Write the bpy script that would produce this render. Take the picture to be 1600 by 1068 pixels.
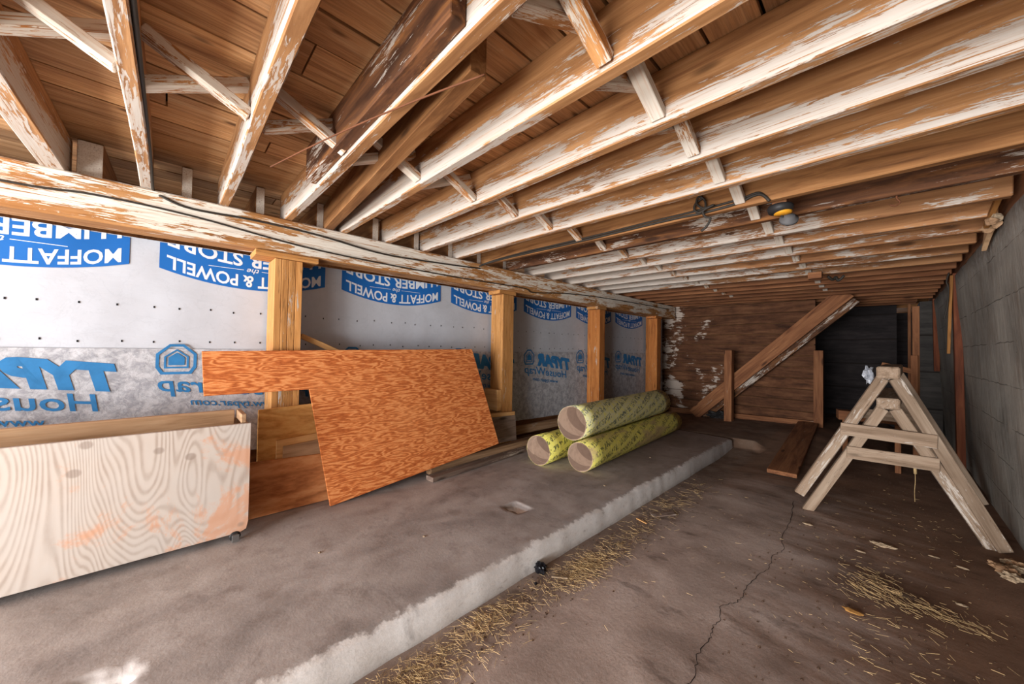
import bpy, bmesh, math, random
from mathutils import Vector, Matrix
R = random.Random(7)
SC = bpy.context.scene
COL = SC.collection
for o in list(bpy.data.objects): bpy.data.objects.remove(o)

# ------------------------------------------------------------------ camera
YAW, PITCH, ROLL, FPX = 0.80905754, 0.0191879, 0.01623989, 560.7801
f = Vector((-math.sin(YAW)*math.cos(PITCH), math.cos(YAW)*math.cos(PITCH), math.sin(PITCH)))
r = Vector((math.cos(YAW), math.sin(YAW), 0)); u = r.cross(f)
r2 = r*math.cos(ROLL)+u*math.sin(ROLL); u2 = -r*math.sin(ROLL)+u*math.cos(ROLL)
cam = bpy.data.cameras.new('camera'); camo = bpy.data.objects.new('camera', cam); COL.objects.link(camo)
cam.sensor_width = 36; cam.lens = FPX/1600*36; cam.clip_start = .02
m = Matrix((r2, u2, -f)).transposed().to_4x4(); m.translation = Vector((0, 0, 1.0)); camo.matrix_world = m
SC.camera = camo
# ------------------------------------------------------------------ light: daylight through the open end behind the camera, plus two added fill lamps
W = bpy.data.worlds.new('World'); SC.world = W; W.use_nodes = True
W.node_tree.nodes['Background'].inputs[0].default_value = (.80, .88, 1, 1)
W.node_tree.nodes['Background'].inputs[1].default_value = .55
def area(name, loc, target, sx, sy, energy, col):
    l = bpy.data.lights.new(name, 'AREA'); l.shape = 'RECTANGLE'; l.size = sx; l.size_y = sy; l.energy = energy; l.color = col
    o = bpy.data.objects.new(name, l); COL.objects.link(o); o.location = loc
    o.rotation_euler = (Vector(target)-Vector(loc)).to_track_quat('-Z', 'Y').to_euler(); return o
area('doorway_daylight', (-2.0, -6.5, .95), (-1.5, 3.0, 1.05), 3.2, 1.9, 205, (.97, .98, 1))
area('added_left_wall_fill', (.0, -4.6, .9), (-2.0, 3.5, 1.0), 1.8, 1.5, 125, (.97, .98, 1))  # added fill lamp with no real source, brightens the left wall
area('added_deck_fill', (-1.0, -2.1, -.05), (-1.0, .2, 2.2), 2.6, 1.1, 88, (1, .97, .93))  # invented upward lamp, added to lift the dark ceiling deck
SC.view_settings.view_transform = 'Standard'; SC.view_settings.look = 'None'
SC.view_settings.exposure = 1.33; SC.view_settings.gamma = 1; SC.view_settings.use_curve_mapping = False
SC.cycles.max_bounces = 10; SC.cycles.diffuse_bounces = 6

# ------------------------------------------------------------------ node helpers
class NT:
    def __init__(s, name):
        s.m = bpy.data.materials.new(name); s.m.use_nodes = True; s.t = s.m.node_tree
        s.b = s.t.nodes['Principled BSDF']; s.b.inputs['Roughness'].default_value = .8
        s.b.inputs['Specular IOR Level'].default_value = .25
    def n(s, typ, **kw):
        x = s.t.nodes.new(typ)
        for k, v in kw.items(): setattr(x, k, v)
        return x
    def l(s, a, b): s.t.links.new(a, b)
    def inp(s, sock, v):
        if isinstance(v, bpy.types.NodeSocket): s.l(v, sock)
        elif v is not None: sock.default_value = v
    def math(s, op, a, b=None, c=None, clamp=False):
        x = s.n('ShaderNodeMath', operation=op, use_clamp=clamp)
        s.inp(x.inputs[0], a); s.inp(x.inputs[1], b); s.inp(x.inputs[2], c); return x.outputs[0]
    def vm(s, op, a, b=None, sc=None):
        x = s.n('ShaderNodeVectorMath', operation=op); s.inp(x.inputs[0], a); s.inp(x.inputs[1], b)
        if sc is not None: s.inp(x.inputs['Scale'], sc)
        return x.outputs['Value'] if op in ('LENGTH', 'DISTANCE', 'DOT_PRODUCT') else x.outputs[0]
    def coords(s, rnd=True):
        c = s.n('ShaderNodeTexCoord').outputs['Object']
        if not rnd: return c
        oi = s.n('ShaderNodeObjectInfo').outputs['Random']
        cx = s.n('ShaderNodeCombineXYZ'); s.l(s.math('MULTIPLY', oi, 37.), cx.inputs[0]); s.l(s.math('MULTIPLY', oi, 91.), cx.inputs[1]); s.l(s.math('MULTIPLY', oi, 53.), cx.inputs[2])
        return s.vm('ADD', c, cx.outputs[0])
    def noise(s, co, sc=(1, 1, 1), scale=1., detail=4., rough=.55, dist=0., col=False):
        v = s.vm('MULTIPLY', co, sc)
        x = s.n('ShaderNodeTexNoise'); s.l(v, x.inputs['Vector']); x.inputs['Scale'].default_value = scale
        x.inputs['Detail'].default_value = detail; x.inputs['Roughness'].default_value = rough; x.inputs['Distortion'].default_value = dist
        return x.outputs['Color'] if col else x.outputs['Fac']
    def ramp(s, fac, *stops):
        x = s.n('ShaderNodeValToRGB'); s.l(fac, x.inputs[0]); e = x.color_ramp.elements
        while len(e) < len(stops): e.new(.5)
        for q, (p, c) in zip(e, stops):
            q.position = p; q.color = (c, c, c, 1) if isinstance(c, (int, float)) else (*c, 1)
        return x.outputs[0]
    def mix(s, fac, a, b, mode='MIX'):
        x = s.n('ShaderNodeMix', data_type='RGBA', blend_type=mode)
        s.inp(x.inputs[0], fac)
        for i, v in ((6, a), (7, b)):
            s.inp(x.inputs[i], (*v, 1) if isinstance(v, tuple) and len(v) == 3 else v)
        return x.outputs[2]
    def step(s, v, lo, hi):
        x = s.n('ShaderNodeMapRange', clamp=True, interpolation_type='SMOOTHSTEP'); s.inp(x.inputs[0], v)
        s.inp(x.inputs[1], lo); s.inp(x.inputs[2], hi); return x.outputs[0]
    def sep(s, v):
        x = s.n('ShaderNodeSeparateXYZ'); s.l(v, x.inputs[0]); return x.outputs
    def out(s, col, bump=None, strength=.3, dist=.01, rough=None):
        s.inp(s.b.inputs['Base Color'], (*col, 1) if isinstance(col, tuple) else col)
        if bump is not None:
            x = s.n('ShaderNodeBump'); x.inputs['Strength'].default_value = strength; x.inputs['Distance'].default_value = dist
            s.l(bump, x.inputs['Height']); s.l(x.outputs[0], s.b.inputs['Normal'])
        if rough is not None: s.inp(s.b.inputs['Roughness'], rough)
        return s.m
def srgb(r, g, b):
    return tuple(((c/255)/12.92 if c/255 <= .04045 else ((c/255+.055)/1.055)**2.4) for c in (r, g, b))

def wood(name, dark, mid, light, paint=0., pcol=(186, 175, 164), zk=0., under=0., rot=0., pscale=1., whole=False, cracks=0., xk=0.):
    """sawn timber, grain along local X; paint = how much old whitewash still clings on"""
    s = NT(name); oc = s.coords(False); co = s.coords()
    g = s.noise(co, (1.3, 16, 16), 1.6, 6, .6, .8)
    g2 = s.noise(co, (5, 160, 160), 1., 3, .6)
    big = s.noise(co, (1.5, 3, 3), 1.2, 3, .5)
    c = s.ramp(g, (.3, dark), (.5, mid), (.72, light))
    c = s.mix(s.math('MULTIPLY', s.step(g2, .35, .62), .22), c, dark)
    c = s.mix(s.math('MULTIPLY', s.step(big, .5, .75), .45), c, dark)
    oi = s.n('ShaderNodeObjectInfo').outputs['Random']
    hs = s.n('ShaderNodeHueSaturation'); s.l(c, hs.inputs['Color']); s.l(s.math('MULTIPLY_ADD', oi, .3, .85), hs.inputs['Value']); c = hs.outputs[0]
    vo = s.n('ShaderNodeTexVoronoi'); s.l(s.vm('MULTIPLY', co, (2.6, 9, 9)), vo.inputs['Vector']); vo.inputs['Scale'].default_value = .7
    kn = s.math('SUBTRACT', 1., s.step(vo.outputs['Distance'], .05, .13))
    c = s.mix(s.math('MULTIPLY', kn, .8), c, tuple(x*.35 for x in dark))
    if rot:
        rr = s.step(s.noise(co, (2.2, 10, 10), 1.4, 5, .65), .62-rot, .75-rot)
        c = s.mix(s.math('MULTIPLY', rr, .8), c, srgb(58, 34, 20))
    if cracks:
        cr = s.noise(co, (.8, 40, 40), 1.1, 4, .6, .3)
        cm = s.math('SUBTRACT', 1., s.step(s.math('ABSOLUTE', s.math('SUBTRACT', cr, .5)), .0, .012*cracks))
        c = s.mix(s.math('MULTIPLY', cm, .8), c, srgb(45, 25, 12))
    bump = s.math('MULTIPLY', g, .4)
    if paint > 0:
        pn = s.noise(co, (1.5*pscale, 7*pscale, 7*pscale), 1.3, 10, .66, .4)
        fl = s.noise(co, (7*pscale, 75*pscale, 75*pscale), 1.2, 6, .7, 1.0)
        v = s.math('MULTIPLY_ADD', fl, .7, s.math('MULTIPLY_ADD', pn, 1., -.12))
        xyz = s.sep(oc)
        if xk: v = s.math('MULTIPLY_ADD', xyz[0], -xk, v)
        if zk: v = s.math('MULTIPLY_ADD', xyz[2], -zk, v)
        if under:
            nz = s.sep(s.n('ShaderNodeNewGeometry').outputs['True Normal'])[2]
            v = s.math('SUBTRACT', v, s.math('MULTIPLY', s.math('LESS_THAN', nz, -.7), under))
        th = .98-.5*paint
        mk = s.step(v, th, th+.022)
        thin = s.step(g2, .3, .55)
        gl = s.noise(co, (2.2, 120, 120), 1., 5, .65)
        mk = s.math('MULTIPLY', mk, s.math('MAXIMUM', s.step(gl, .36, .42), s.step(v, th+.16, th+.22)))
        pc = s.mix(s.math('MULTIPLY', s.step(pn, .4, .75), .35), srgb(*pcol), srgb(165, 150, 135))
        if whole: mk = s.math('MAXIMUM', mk, .0)
        c = s.mix(s.math('MULTIPLY', mk, s.math('MULTIPLY_ADD', thin, .34, .66)), c, pc)
        bump = s.math('ADD', bump, s.math('MULTIPLY', mk, .35))
    return s.out(c, bump, .5, .006)

def ply(name, dark, mid, light, k=22., sc=(1.1, 1, 7), amt=1., gray=None, nscale=1.3, fw=.9, patch=None):
    """rotary cut plywood face: contour figure; face in local X (long) / Z"""
    s = NT(name); co = s.coords()
    n1 = s.noise(co, sc, nscale, 2.2, .45, .35)
    fig = s.math('SINE', s.math('MULTIPLY', n1, k*6.28))
    fine = s.noise(co, (sc[0]*8, 8, sc[2]*8), 2, 4, .6)
    fg = s.math('MULTIPLY_ADD', fine, fw, s.math('MULTIPLY_ADD', fig, .28*amt, .02+(.9-fw)*.5))
    c = s.ramp(fg, (.2, light), (.45, mid), (.78, dark))
    bl = s.noise(co, (1, 1, 1), 2.2, 5, .6)
    c = s.mix(s.math('MULTIPLY', s.step(bl, .45, .75), .35), c, light)
    if gray:
        gm = s.step(s.noise(co, (1.2, 1, 1.2), 1.7, 6, .6), gray[1]-.06, gray[1]+.1)
        c = s.mix(s.math('MULTIPLY', gm, gray[2]), c, srgb(*gray[0]))
    if patch:
        lx = s.sep(s.coords(False)); pm = s.math('ADD', s.noise(co, (1.4, 1, 1.), 3.2, 7, .68, .4), s.math('MULTIPLY_ADD', lx[0], .16, s.math('MULTIPLY', lx[2], -.25)))
        c = s.mix(s.math('MULTIPLY', s.step(pm, .56, .66), .62), c, srgb(*patch))
        kv = s.n('ShaderNodeTexVoronoi'); s.l(s.vm('MULTIPLY', co, (5, 1, 6)), kv.inputs['Vector']); kv.inputs['Scale'].default_value = 1.
        c = s.mix(s.math('MULTIPLY', s.math('SUBTRACT', 1., s.step(kv.outputs['Distance'], .08, .13)), .55), c, srgb(130, 112, 100))
    sp = s.noise(co, (3, 3, 9), 4, 6, .75)
    c = s.mix(s.math('MULTIPLY', s.step(sp, .70, .73), .7), c, srgb(215, 190, 160))
    return s.out(c, fg, .12, .004)

WOODC = dict(dark=srgb(112, 66, 30), mid=srgb(158, 102, 54), light=srgb(188, 134, 82))
M = {}
M['joist'] = wood('weathered_joist', srgb(116, 76, 44), srgb(162, 116, 74), srgb(190, 144, 100), .50, zk=2.2, under=.22, xk=.035)
M['joist_far'] = wood('weathered_joist_far', srgb(110, 70, 42), srgb(156, 110, 72), srgb(180, 132, 90), .50, zk=.8, under=.05, xk=.09)
M['joist_bare'] = wood('bare_joist', srgb(104, 66, 36), srgb(152, 104, 62), srgb(178, 130, 84), 0)
M['joist_dark'] = wood('dark_joist', srgb(60, 36, 22), srgb(98, 62, 38), srgb(150, 98, 52), .34, rot=.12)
M['beam'] = wood('whitewashed_beam', srgb(140, 92, 50), srgb(176, 124, 74), srgb(196, 150, 104), .57, pcol=(232, 224, 210), zk=-.35, under=.10, cracks=.6)
M['post'] = wood('post_wood', srgb(156, 104, 54), srgb(192, 136, 78), srgb(206, 154, 96), .2, cracks=1.)
M['post_far'] = wood('post_wood_far', srgb(142, 80, 36), srgb(180, 112, 56), srgb(196, 130, 70), .2, cracks=.7)
M['brace'] = wood('bridging_wood', srgb(140, 84, 40), srgb(180, 124, 72), srgb(202, 150, 98), .64, pcol=(216, 206, 192), pscale=1.4)
M['brace_white'] = wood('painted_bridging', srgb(140, 84, 40), srgb(180, 124, 72), srgb(202, 150, 98), .86, pcol=(214, 204, 190))
M['white_end'] = wood('painted_joist_end', srgb(120, 80, 46), srgb(160, 114, 74), srgb(190, 150, 110), .95, pcol=(232, 226, 216), pscale=1.5)
M['lumber'] = wood('dull_lumber', srgb(124, 92, 66), srgb(164, 130, 98), srgb(184, 150, 118), .12)
M['lumber_grey'] = wood('grey_lumber', srgb(92, 76, 66), srgb(126, 106, 94), srgb(150, 130, 116), .2)
M['pine'] = wood('pale_pine', srgb(184, 134, 80), srgb(212, 164, 108), srgb(224, 184, 130), 0)
M['saw'] = wood('sawhorse_wood', srgb(106, 86, 68), srgb(142, 120, 100), srgb(162, 142, 122), .3, cracks=.4)
M['brown'] = wood('brown_timber', srgb(92, 54, 32), srgb(130, 84, 54), srgb(154, 106, 70), .1)
M['red'] = wood('red_stained_post', srgb(84, 42, 26), srgb(116, 62, 38), srgb(138, 82, 50), .0)
M['amber'] = wood('amber_strip', srgb(124, 80, 38), srgb(160, 108, 56), srgb(176, 126, 72), 0)
M['lumber_pale'] = wood('pale_dusty_lumber', srgb(150, 116, 84), srgb(186, 150, 114), srgb(202, 170, 136), 0)
M['orange_ply'] = ply('orange_plywood', srgb(156, 78, 34), srgb(202, 114, 58), srgb(222, 148, 90), 7., (2.4, 1, 14), .8, nscale=1.9)
M['yellow_ply'] = ply('yellow_plywood', srgb(184, 126, 64), srgb(212, 156, 88), srgb(220, 170, 104), 8., (1.6, 1, 4.5), .6)
M['brown_ply'] = ply('brown_plywood', srgb(148, 86, 46), srgb(194, 124, 74), srgb(210, 148, 98), 5., (1., 1, 4), .7)
M['box_ply'] = ply('weathered_box_plywood', srgb(142, 122, 108), srgb(188, 175, 164), srgb(194, 184, 175), 130., (1.9, 1, .5), .42, gray=((186, 180, 174), .48, .3), nscale=.8, fw=.3, patch=(204, 140, 98))

def plain(name, col, rough=.7, metal=0, noise=.0, sc=8):
    s = NT(name); c = col
    if noise:
        co = s.coords(); c = s.mix(s.math('MULTIPLY', s.step(s.noise(co, (1, 1, 1), sc, 5, .65), .35, .7), noise), col, tuple(x*.4 for x in col))
    s.b.inputs['Metallic'].default_value = metal
    return s.out(c, None, rough=rough)
M['black'] = plain('black_rubber', srgb(38, 36, 36), .5)
M['cable'] = plain('dark_cable', srgb(52, 46, 40), .6, noise=.4)
M['grey_metal'] = plain('grey_metal', srgb(120, 118, 116), .4, .6, .3)
M['yellow'] = plain('yellow_tape', srgb(206, 142, 36), .5)
M['blue_ink'] = plain('blue_print', srgb(26, 98, 172), .6, noise=.12, sc=5)
M['blue_ink_faded'] = plain('faded_blue_print', srgb(48, 118, 172), .7, noise=.35, sc=14)
M['white_ink'] = plain('white_lettering', srgb(214, 218, 224), .6)
M['rust'] = plain('rusty_rod', srgb(104, 62, 38), .8, 0, .4)
M['plastic'] = plain('clear_white_plastic', srgb(150, 152, 158), .2)
M['stone'] = plain('black_clinker', srgb(30, 30, 34), .35, .2, .5, 30)
M['chalk'] = plain('pale_chip', srgb(164, 142, 116), .9, 0, .5, 60)
M['straw'] = plain('dry_straw', srgb(196, 164, 116), .8, 0, .6, 9)
M['leaf'] = plain('yellow_leaf', srgb(172, 124, 66), .7, 0, .4, 12)
M['kraft'] = plain('brown_cardboard', srgb(152, 124, 104), .85, 0, .25, 5)

# ------------------------------------------------------------------ object helpers
def tag(o, label=None, cat=None, group=None, kind=None):
    for k, v in (('label', label), ('category', cat), ('group', group), ('kind', kind)):
        if v: o[k] = v
    return o
def link(name, me, mat, parent=None):
    o = bpy.data.objects.new(name, me); COL.objects.link(o)
    for mm in (mat if isinstance(mat, (list, tuple)) else [mat]):
        if mm is not None: me.materials.append(mm)
    if parent is not None: o.parent = parent
    return o
def empty(name, loc, label, cat, group=None):
    o = bpy.data.objects.new(name, None); COL.objects.link(o); o.location = loc; o.empty_display_size = .05
    return tag(o, label, cat, group)
def boxbm(bm, L, w, h, ctr=(0, 0, 0), bev=.0025, seg=1, wob=0.):
    """box, length L along X; seg cross cuts with a little waviness"""
    g = bmesh.new(); bmesh.ops.create_cube(g, size=1)
    for v in g.verts: v.co = Vector((v.co.x*L, v.co.y*w, v.co.z*h))
    if bev: bmesh.ops.bevel(g, geom=g.edges[:], offset=min(bev, w*.3, h*.3), segments=1, affect='EDGES')
    if seg > 1:
        for i in range(1, seg):
            bmesh.ops.bisect_plane(g, geom=g.verts[:]+g.edges[:]+g.faces[:], plane_co=(-L/2+L*i/seg, 0, 0), plane_no=(1, 0, 0))
    if wob:
        ph = R.uniform(0, 6)
        for v in g.verts:
            t = v.co.x*3+ph
            v.co.y += wob*math.sin(t); v.co.z += wob*.7*math.sin(t*.7+2)
    for v in g.verts: v.co += Vector(ctr)
    tmp = bpy.data.meshes.new('t'); g.to_mesh(tmp); g.free(); bm.from_mesh(tmp); bpy.data.meshes.remove(tmp)
def tomesh(bm, name, smooth=False):
    me = bpy.data.meshes.new(name); bmesh.ops.recalc_face_normals(bm, faces=bm.faces[:]); bm.to_mesh(me); bm.free()
    if smooth:
        for p in me.polygons: p.use_smooth = True
    return me
def frame(p0, p1, up=(0, 0, 1)):
    p0, p1 = Vector(p0), Vector(p1); x = (p1-p0).normalized(); upv = Vector(up)
    y = upv.cross(x)
    if y.length < 1e-4: y = Vector((0, 1, 0)).cross(x)
    y.normalize(); z = x.cross(y)
    mm = Matrix((x, y, z)).transposed().to_4x4(); mm.translation = (p0+p1)/2; return mm
def board(name, p0, p1, w, h, mat, up=(0, 0, 1), parent=None, label=None, cat=None, group=None, kind=None, bev=.0025, wob=.0, seg=1):
    """timber from p0 to p1 (axis), w across, h along 'up'"""
    L = (Vector(p1)-Vector(p0)).length; bm = bmesh.new(); boxbm(bm, L, w, h, bev=bev, seg=seg, wob=wob)
    o = link(name, tomesh(bm, name), mat)
    mm = frame(p0, p1, up)
    if parent is not None:
        o.parent = parent; o.matrix_local = Matrix.Translation(parent.location).inverted() @ mm if parent.type == 'EMPTY' else parent.matrix_basis.inverted() @ mm
    else: o.matrix_world = mm
    return tag(o, label, cat, group, kind)
def poly_prism(bm, pts, off):
    """pts: 3d polygon, off: thickness vector"""
    a = [bm.verts.new(Vector(p)) for p in pts]; b = [bm.verts.new(Vector(p)+Vector(off)) for p in pts]
    bm.faces.new(a); bm.faces.new(b[::-1]); n = len(pts)
    for i in range(n): bm.faces.new((a[i], b[i], b[(i+1) % n], a[(i+1) % n]))
def tube_mesh(pts, rad, name, n=8, closed_ends=True, smooth=True, sub=6):
    P = [Vector(p) for p in pts]; Q = []
    if sub > 1 and len(P) > 2:
        for i in range(len(P)-1):
            a, b, c, d = P[max(i-1, 0)], P[i], P[i+1], P[min(i+2, len(P)-1)]
            for k in range(sub):
                t = k/sub
                Q.append(.5*((2*b)+(c-a)*t+(2*a-5*b+4*c-d)*t*t+(3*b-a-3*c+d)*t**3))
        Q.append(P[-1])
    else: Q = P
    bm = bmesh.new(); rings = []; prev = None
    for i, q in enumerate(Q):
        t = (Q[min(i+1, len(Q)-1)]-Q[max(i-1, 0)]).normalized()
        if prev is None: prev = t.orthogonal().normalized()
        nrm = (prev-t*prev.dot(t)).normalized(); prev = nrm; bi = t.cross(nrm)
        rings.append([bm.verts.new(q+rad*(math.cos(2*math.pi*k/n)*nrm+math.sin(2*math.pi*k/n)*bi)) for k in range(n)])
    for a, b in zip(rings, rings[1:]):
        for k in range(n): bm.faces.new((a[k], a[(k+1) % n], b[(k+1) % n], b[k]))
    bm.faces.new(rings[0][::-1]); bm.faces.new(rings[-1])
    return tomesh(bm, name, smooth)
def lathe(name, prof, n=24):
    bm = bmesh.new(); rings = []
    for rr, z in prof: rings.append([bm.verts.new((rr*math.cos(2*math.pi*k/n), rr*math.sin(2*math.pi*k/n), z)) for k in range(n)])
    for a, b in zip(rings, rings[1:]):
        for k in range(n): bm.faces.new((a[k], a[(k+1) % n], b[(k+1) % n], b[k]))
    if prof[0][0] > 1e-4: bm.faces.new(rings[0])
    if prof[-1][0] > 1e-4: bm.faces.new(rings[-1])
    bmesh.ops.remove_doubles(bm, verts=bm.verts[:], dist=1e-5)
    return tomesh(bm, name, True)
import mathutils.noise as MN
def nz(x, y, s=1., seed=0.): return MN.noise(Vector((x*s, y*s, seed)))
KS = 1.06
def K(x, y, z): return (x*KS, y*KS, 1+(z-1)*KS)

# ------------------------------------------------------------------ ground
XE, SLABY = -1.25, 4.75
def floor_z(x, y):
    z = -.13
    z += .035*(1/(1+math.exp(-(x+.95+.04*math.sin(y*1.3))*16)))*(1 if y < 5 else 1)
    far = min(1, max(0, (y-4.2)/1.6)); far = far*far*(3-2*far)
    tgt = -.07+.04*(x+2.7)
    if x > -.6: tgt -= min(1, (x+.6)/.5)*.10
    if x < -.0: z = z*(1-far)+tgt*far
    if y > SLABY+.05 and x < -.95:
        q = min(1, max(0, (-.95-x)/.1)); z = z*(1-q)+(tgt if y > 6 else tgt*(y-4.8)/1.2-.012*(6-y)/1.2)*q
    z += .006*nz(x, y, 2.5)+.003*nz(x, y, 9, 3)
    if x < XE+.3 and y < SLABY: z = min(z, -.10)
    return z
def grid(name, xs, ys, fn, mat, skirt=None):
    bm = bmesh.new(); V = [[bm.verts.new((x, y, fn(x, y))) for x in xs] for y in ys]
    for j in range(len(ys)-1):
        for i in range(len(xs)-1): bm.faces.new((V[j][i], V[j][i+1], V[j+1][i+1], V[j+1][i]))
    if skirt is not None:
        e = [V[0][i] for i in range(len(xs))]+[V[j][-1] for j in range(1, len(ys))]+[V[-1][i] for i in range(len(xs)-2, -1, -1)]+[V[j][0] for j in range(len(ys)-2, 0, -1)]
        lo = [bm.verts.new((v.co.x+skirt[1]*(1 if abs(v.co.x-xs[-1]) < .06 else 0), v.co.y, skirt[0])) for v in e]
        for i in range(len(e)): bm.faces.new((e[i], lo[i], lo[(i+1) % len(e)], e[(i+1) % len(e)]))
        bm.faces.new(lo)
    o = link(name, tomesh(bm, name, True), mat); return o
def lin(a, b, n): return [a+(b-a)*i/n for i in range(n+1)]
def concrete_floor():
    s = NT('dirty_concrete_floor'); co = s.coords(False); x, y, z = s.sep(co)
    n = s.noise(co, (1, 1, 1), 2.2, 8, .62, .3); n2 = s.noise(co, (1.3, 6, 1), 1.6, 6, .6, .4)
    fine = s.noise(co, (1, 1, 1), 45, 6, .7)
    c = s.ramp(n, (.3, srgb(142, 126, 117)), (.55, srgb(180, 162, 152)), (.75, srgb(200, 185, 177)))
    # brown earth and chaff trodden over the far and right-hand floor
    dm = s.math('MAXIMUM', s.step(s.math('MULTIPLY_ADD', n2, 1.5, s.math('MULTIPLY_ADD', y, .12, x)), .35, 1.3), s.step(s.math('MULTIPLY_ADD', n2, 1.6, y), 3.4, 5.0))
    c = s.mix(s.math('MULTIPLY', dm, .85), c, s.ramp(n, (.3, srgb(84, 54, 32)), (.7, srgb(122, 84, 54))))
    tr = s.math('SUBTRACT', 1., s.step(s.math('MULTIPLY_ADD', n, .25, x), -.98, -.80))
    c = s.mix(s.math('MULTIPLY', tr, .6), c, s.ramp(s.noise(co, (1, 1, 1), 7, 6, .6), (.35, srgb(98, 78, 64)), (.65, srgb(140, 122, 108))))
    c = s.mix(s.math('MULTIPLY', s.step(fine, .55, .75), .25), c, srgb(80, 58, 42))
    dk = s.step(s.noise(co, (1.5, 3, 1), 2.4, 6, .65), .55, .68)
    c = s.mix(s.math('MULTIPLY', dk, .45), c, srgb(60, 42, 30))
    ff = s.noise(co, (1, 1, 1), 160, 4, .7); c = s.mix(s.math('MULTIPLY', s.step(ff, .5, .62), .22), c, srgb(96, 80, 70))
    return s.out(c, s.math('MULTIPLY_ADD', fine, .8, s.math('MULTIPLY', n, .35)), .3, .008, .9)
def slab_mat():
    s = NT('stained_slab'); co = s.coords(False); x, y, z = s.sep(co)
    n = s.noise(co, (1.4, .8, 1), 1.6, 9, .62, .5); n2 = s.noise(co, (1, 1, 1), 8, 6, .65); fine = s.noise(co, (1, 1, 1), 60, 4, .7)
    c = s.ramp(n, (.3, srgb(130, 122, 118)), (.5, srgb(166, 157, 152)), (.72, srgb(192, 185, 181)))
    c = s.mix(s.math('MULTIPLY', s.step(n2, .5, .68), .3), c, srgb(104, 86, 76))
    far = s.step(s.math('MULTIPLY_ADD', n, .8, y), 2.2, 4.4)
    c = s.mix(s.math('MULTIPLY', far, .6), c, srgb(112, 82, 66))
    st = s.step(s.noise(co, (1.2, 3., 1), 2.5, 7, .66), .63, .68)
    c = s.mix(s.math('MULTIPLY', st, .4), c, srgb(182, 172, 164))
    # white limewash left on the chipped edge and in the broken hollows
    e = s.math('ADD', x, s.math('MULTIPLY_ADD', n2, .10, s.math('MULTIPLY', s.noise(co, (1, 1, 1), 28, 6, .7), .06)))
    ed = s.step(e, XE+.045, XE+.065)
    side = s.step(z, -.012, -.03)
    lm = s.math('MAXIMUM', ed, s.math('SUBTRACT', 1., s.step(z, -.03, -.012)))
    wc = s.ramp(s.noise(co, (1, 2, 3), 9, 8, .7), (.25, srgb(170, 160, 154)), (.4, srgb(222, 218, 214)), (.8, srgb(240, 238, 236)))
    wc = s.mix(s.math('MULTIPLY', s.step(y, 2.6, 4.2), .6), wc, srgb(140, 126, 120))
    c = s.mix(s.math('MULTIPLY', lm, .92), c, wc)
    ff = s.noise(co, (1, 1, 1), 150, 4, .7); c = s.mix(s.math('MULTIPLY', s.step(ff, .5, .62), .10), c, srgb(96, 88, 84))
    b1 = s.noise(co, (1, 1.6, 1), 3.2, 8, .7, .6); c = s.mix(s.math('MULTIPLY', s.step(b1, .56, .66), .28), c, srgb(92, 84, 82))
    return s.out(c, s.math('MULTIPLY_ADD', fine, .8, s.math('MULTIPLY', n2, .4)), .22, .006, .85)
M['floor'] = concrete_floor(); M['slab'] = slab_mat()
fl = grid('floor', lin(-3.3, -1.3, 12)+lin(-1.27, .62, 70)[0:], lin(-1.9, 9.5, 230), floor_z, M['floor']); tag(fl, kind='structure')
HOLES = [(-1.62, 1.61, .075, .055, .035), (-1.50, -.16, .16, .10, .06)]
def slab_z(x, y):
    z = .003*nz(x, y, 1.7)+.0012*nz(x, y, 12, 5)
    for hx, hy, a, b, d in HOLES:
        q = max(abs((x-hx)/a), abs((y-hy)/b))+.35*nz(x, y, 18, 2)
        if q < 1: z -= d*min(1, (1-q)*3)
    e = (x-XE)
    if e > -.035: z -= max(0, (.035+e)*.45+.004*nz(x, y, 9, 9))
    return z
xs = lin(-3.0, -1.9, 20)[:-1]+lin(-1.9, XE, 44)
sl = grid('concrete_slab', xs, lin(-1.9, SLABY, 300), slab_z, M['slab'], skirt=(-.18, .012)); tag(sl, kind='structure')
for v in sl.data.vertices:
    if v.co.x > XE-.03: v.co.x += .010*nz(v.co.y*2.5, 1.)+.003*nz(v.co.y*9, 2.)
# crack in the floor
crk = [(-.487, 3.379), (-.442, 2.994), (-.437, 2.652), (-.405, 2.5), (-.431, 2.386), (-.423, 2.222), (-.448, 2.084), (-.461, 1.969), (-.455, 1.88), (-.462, 1.818), (-.505, 1.75), (-.48, 1.66), (-.487, 1.58), (-.470, 1.521), (-.477, 1.404), (-.455, 1.322), (-.46, 1.22)]
P = []
for (a, b), (c_, d) in zip(crk, crk[1:]):
    for k in range(6):
        t = k/6; P.append((a+(c_-a)*t+R.uniform(-.006, .006), b+(d-b)*t))
bm = bmesh.new(); pv = None
for i, (x, y) in enumerate(P):
    w = .0010+.0014*abs(nz(i*.3, 0))
    a, b = bm.verts.new((x-w, y, floor_z(x-w, y)+.0022)), bm.verts.new((x+w, y, floor_z(x+w, y)+.0022))
    if pv: bm.faces.new((pv[0], pv[1], b, a))
    pv = (a, b)
o = link('floor_crack', tomesh(bm, 'floor_crack'), plain('crack_dark', srgb(30, 22, 18), 1.)); o.parent = fl

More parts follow.
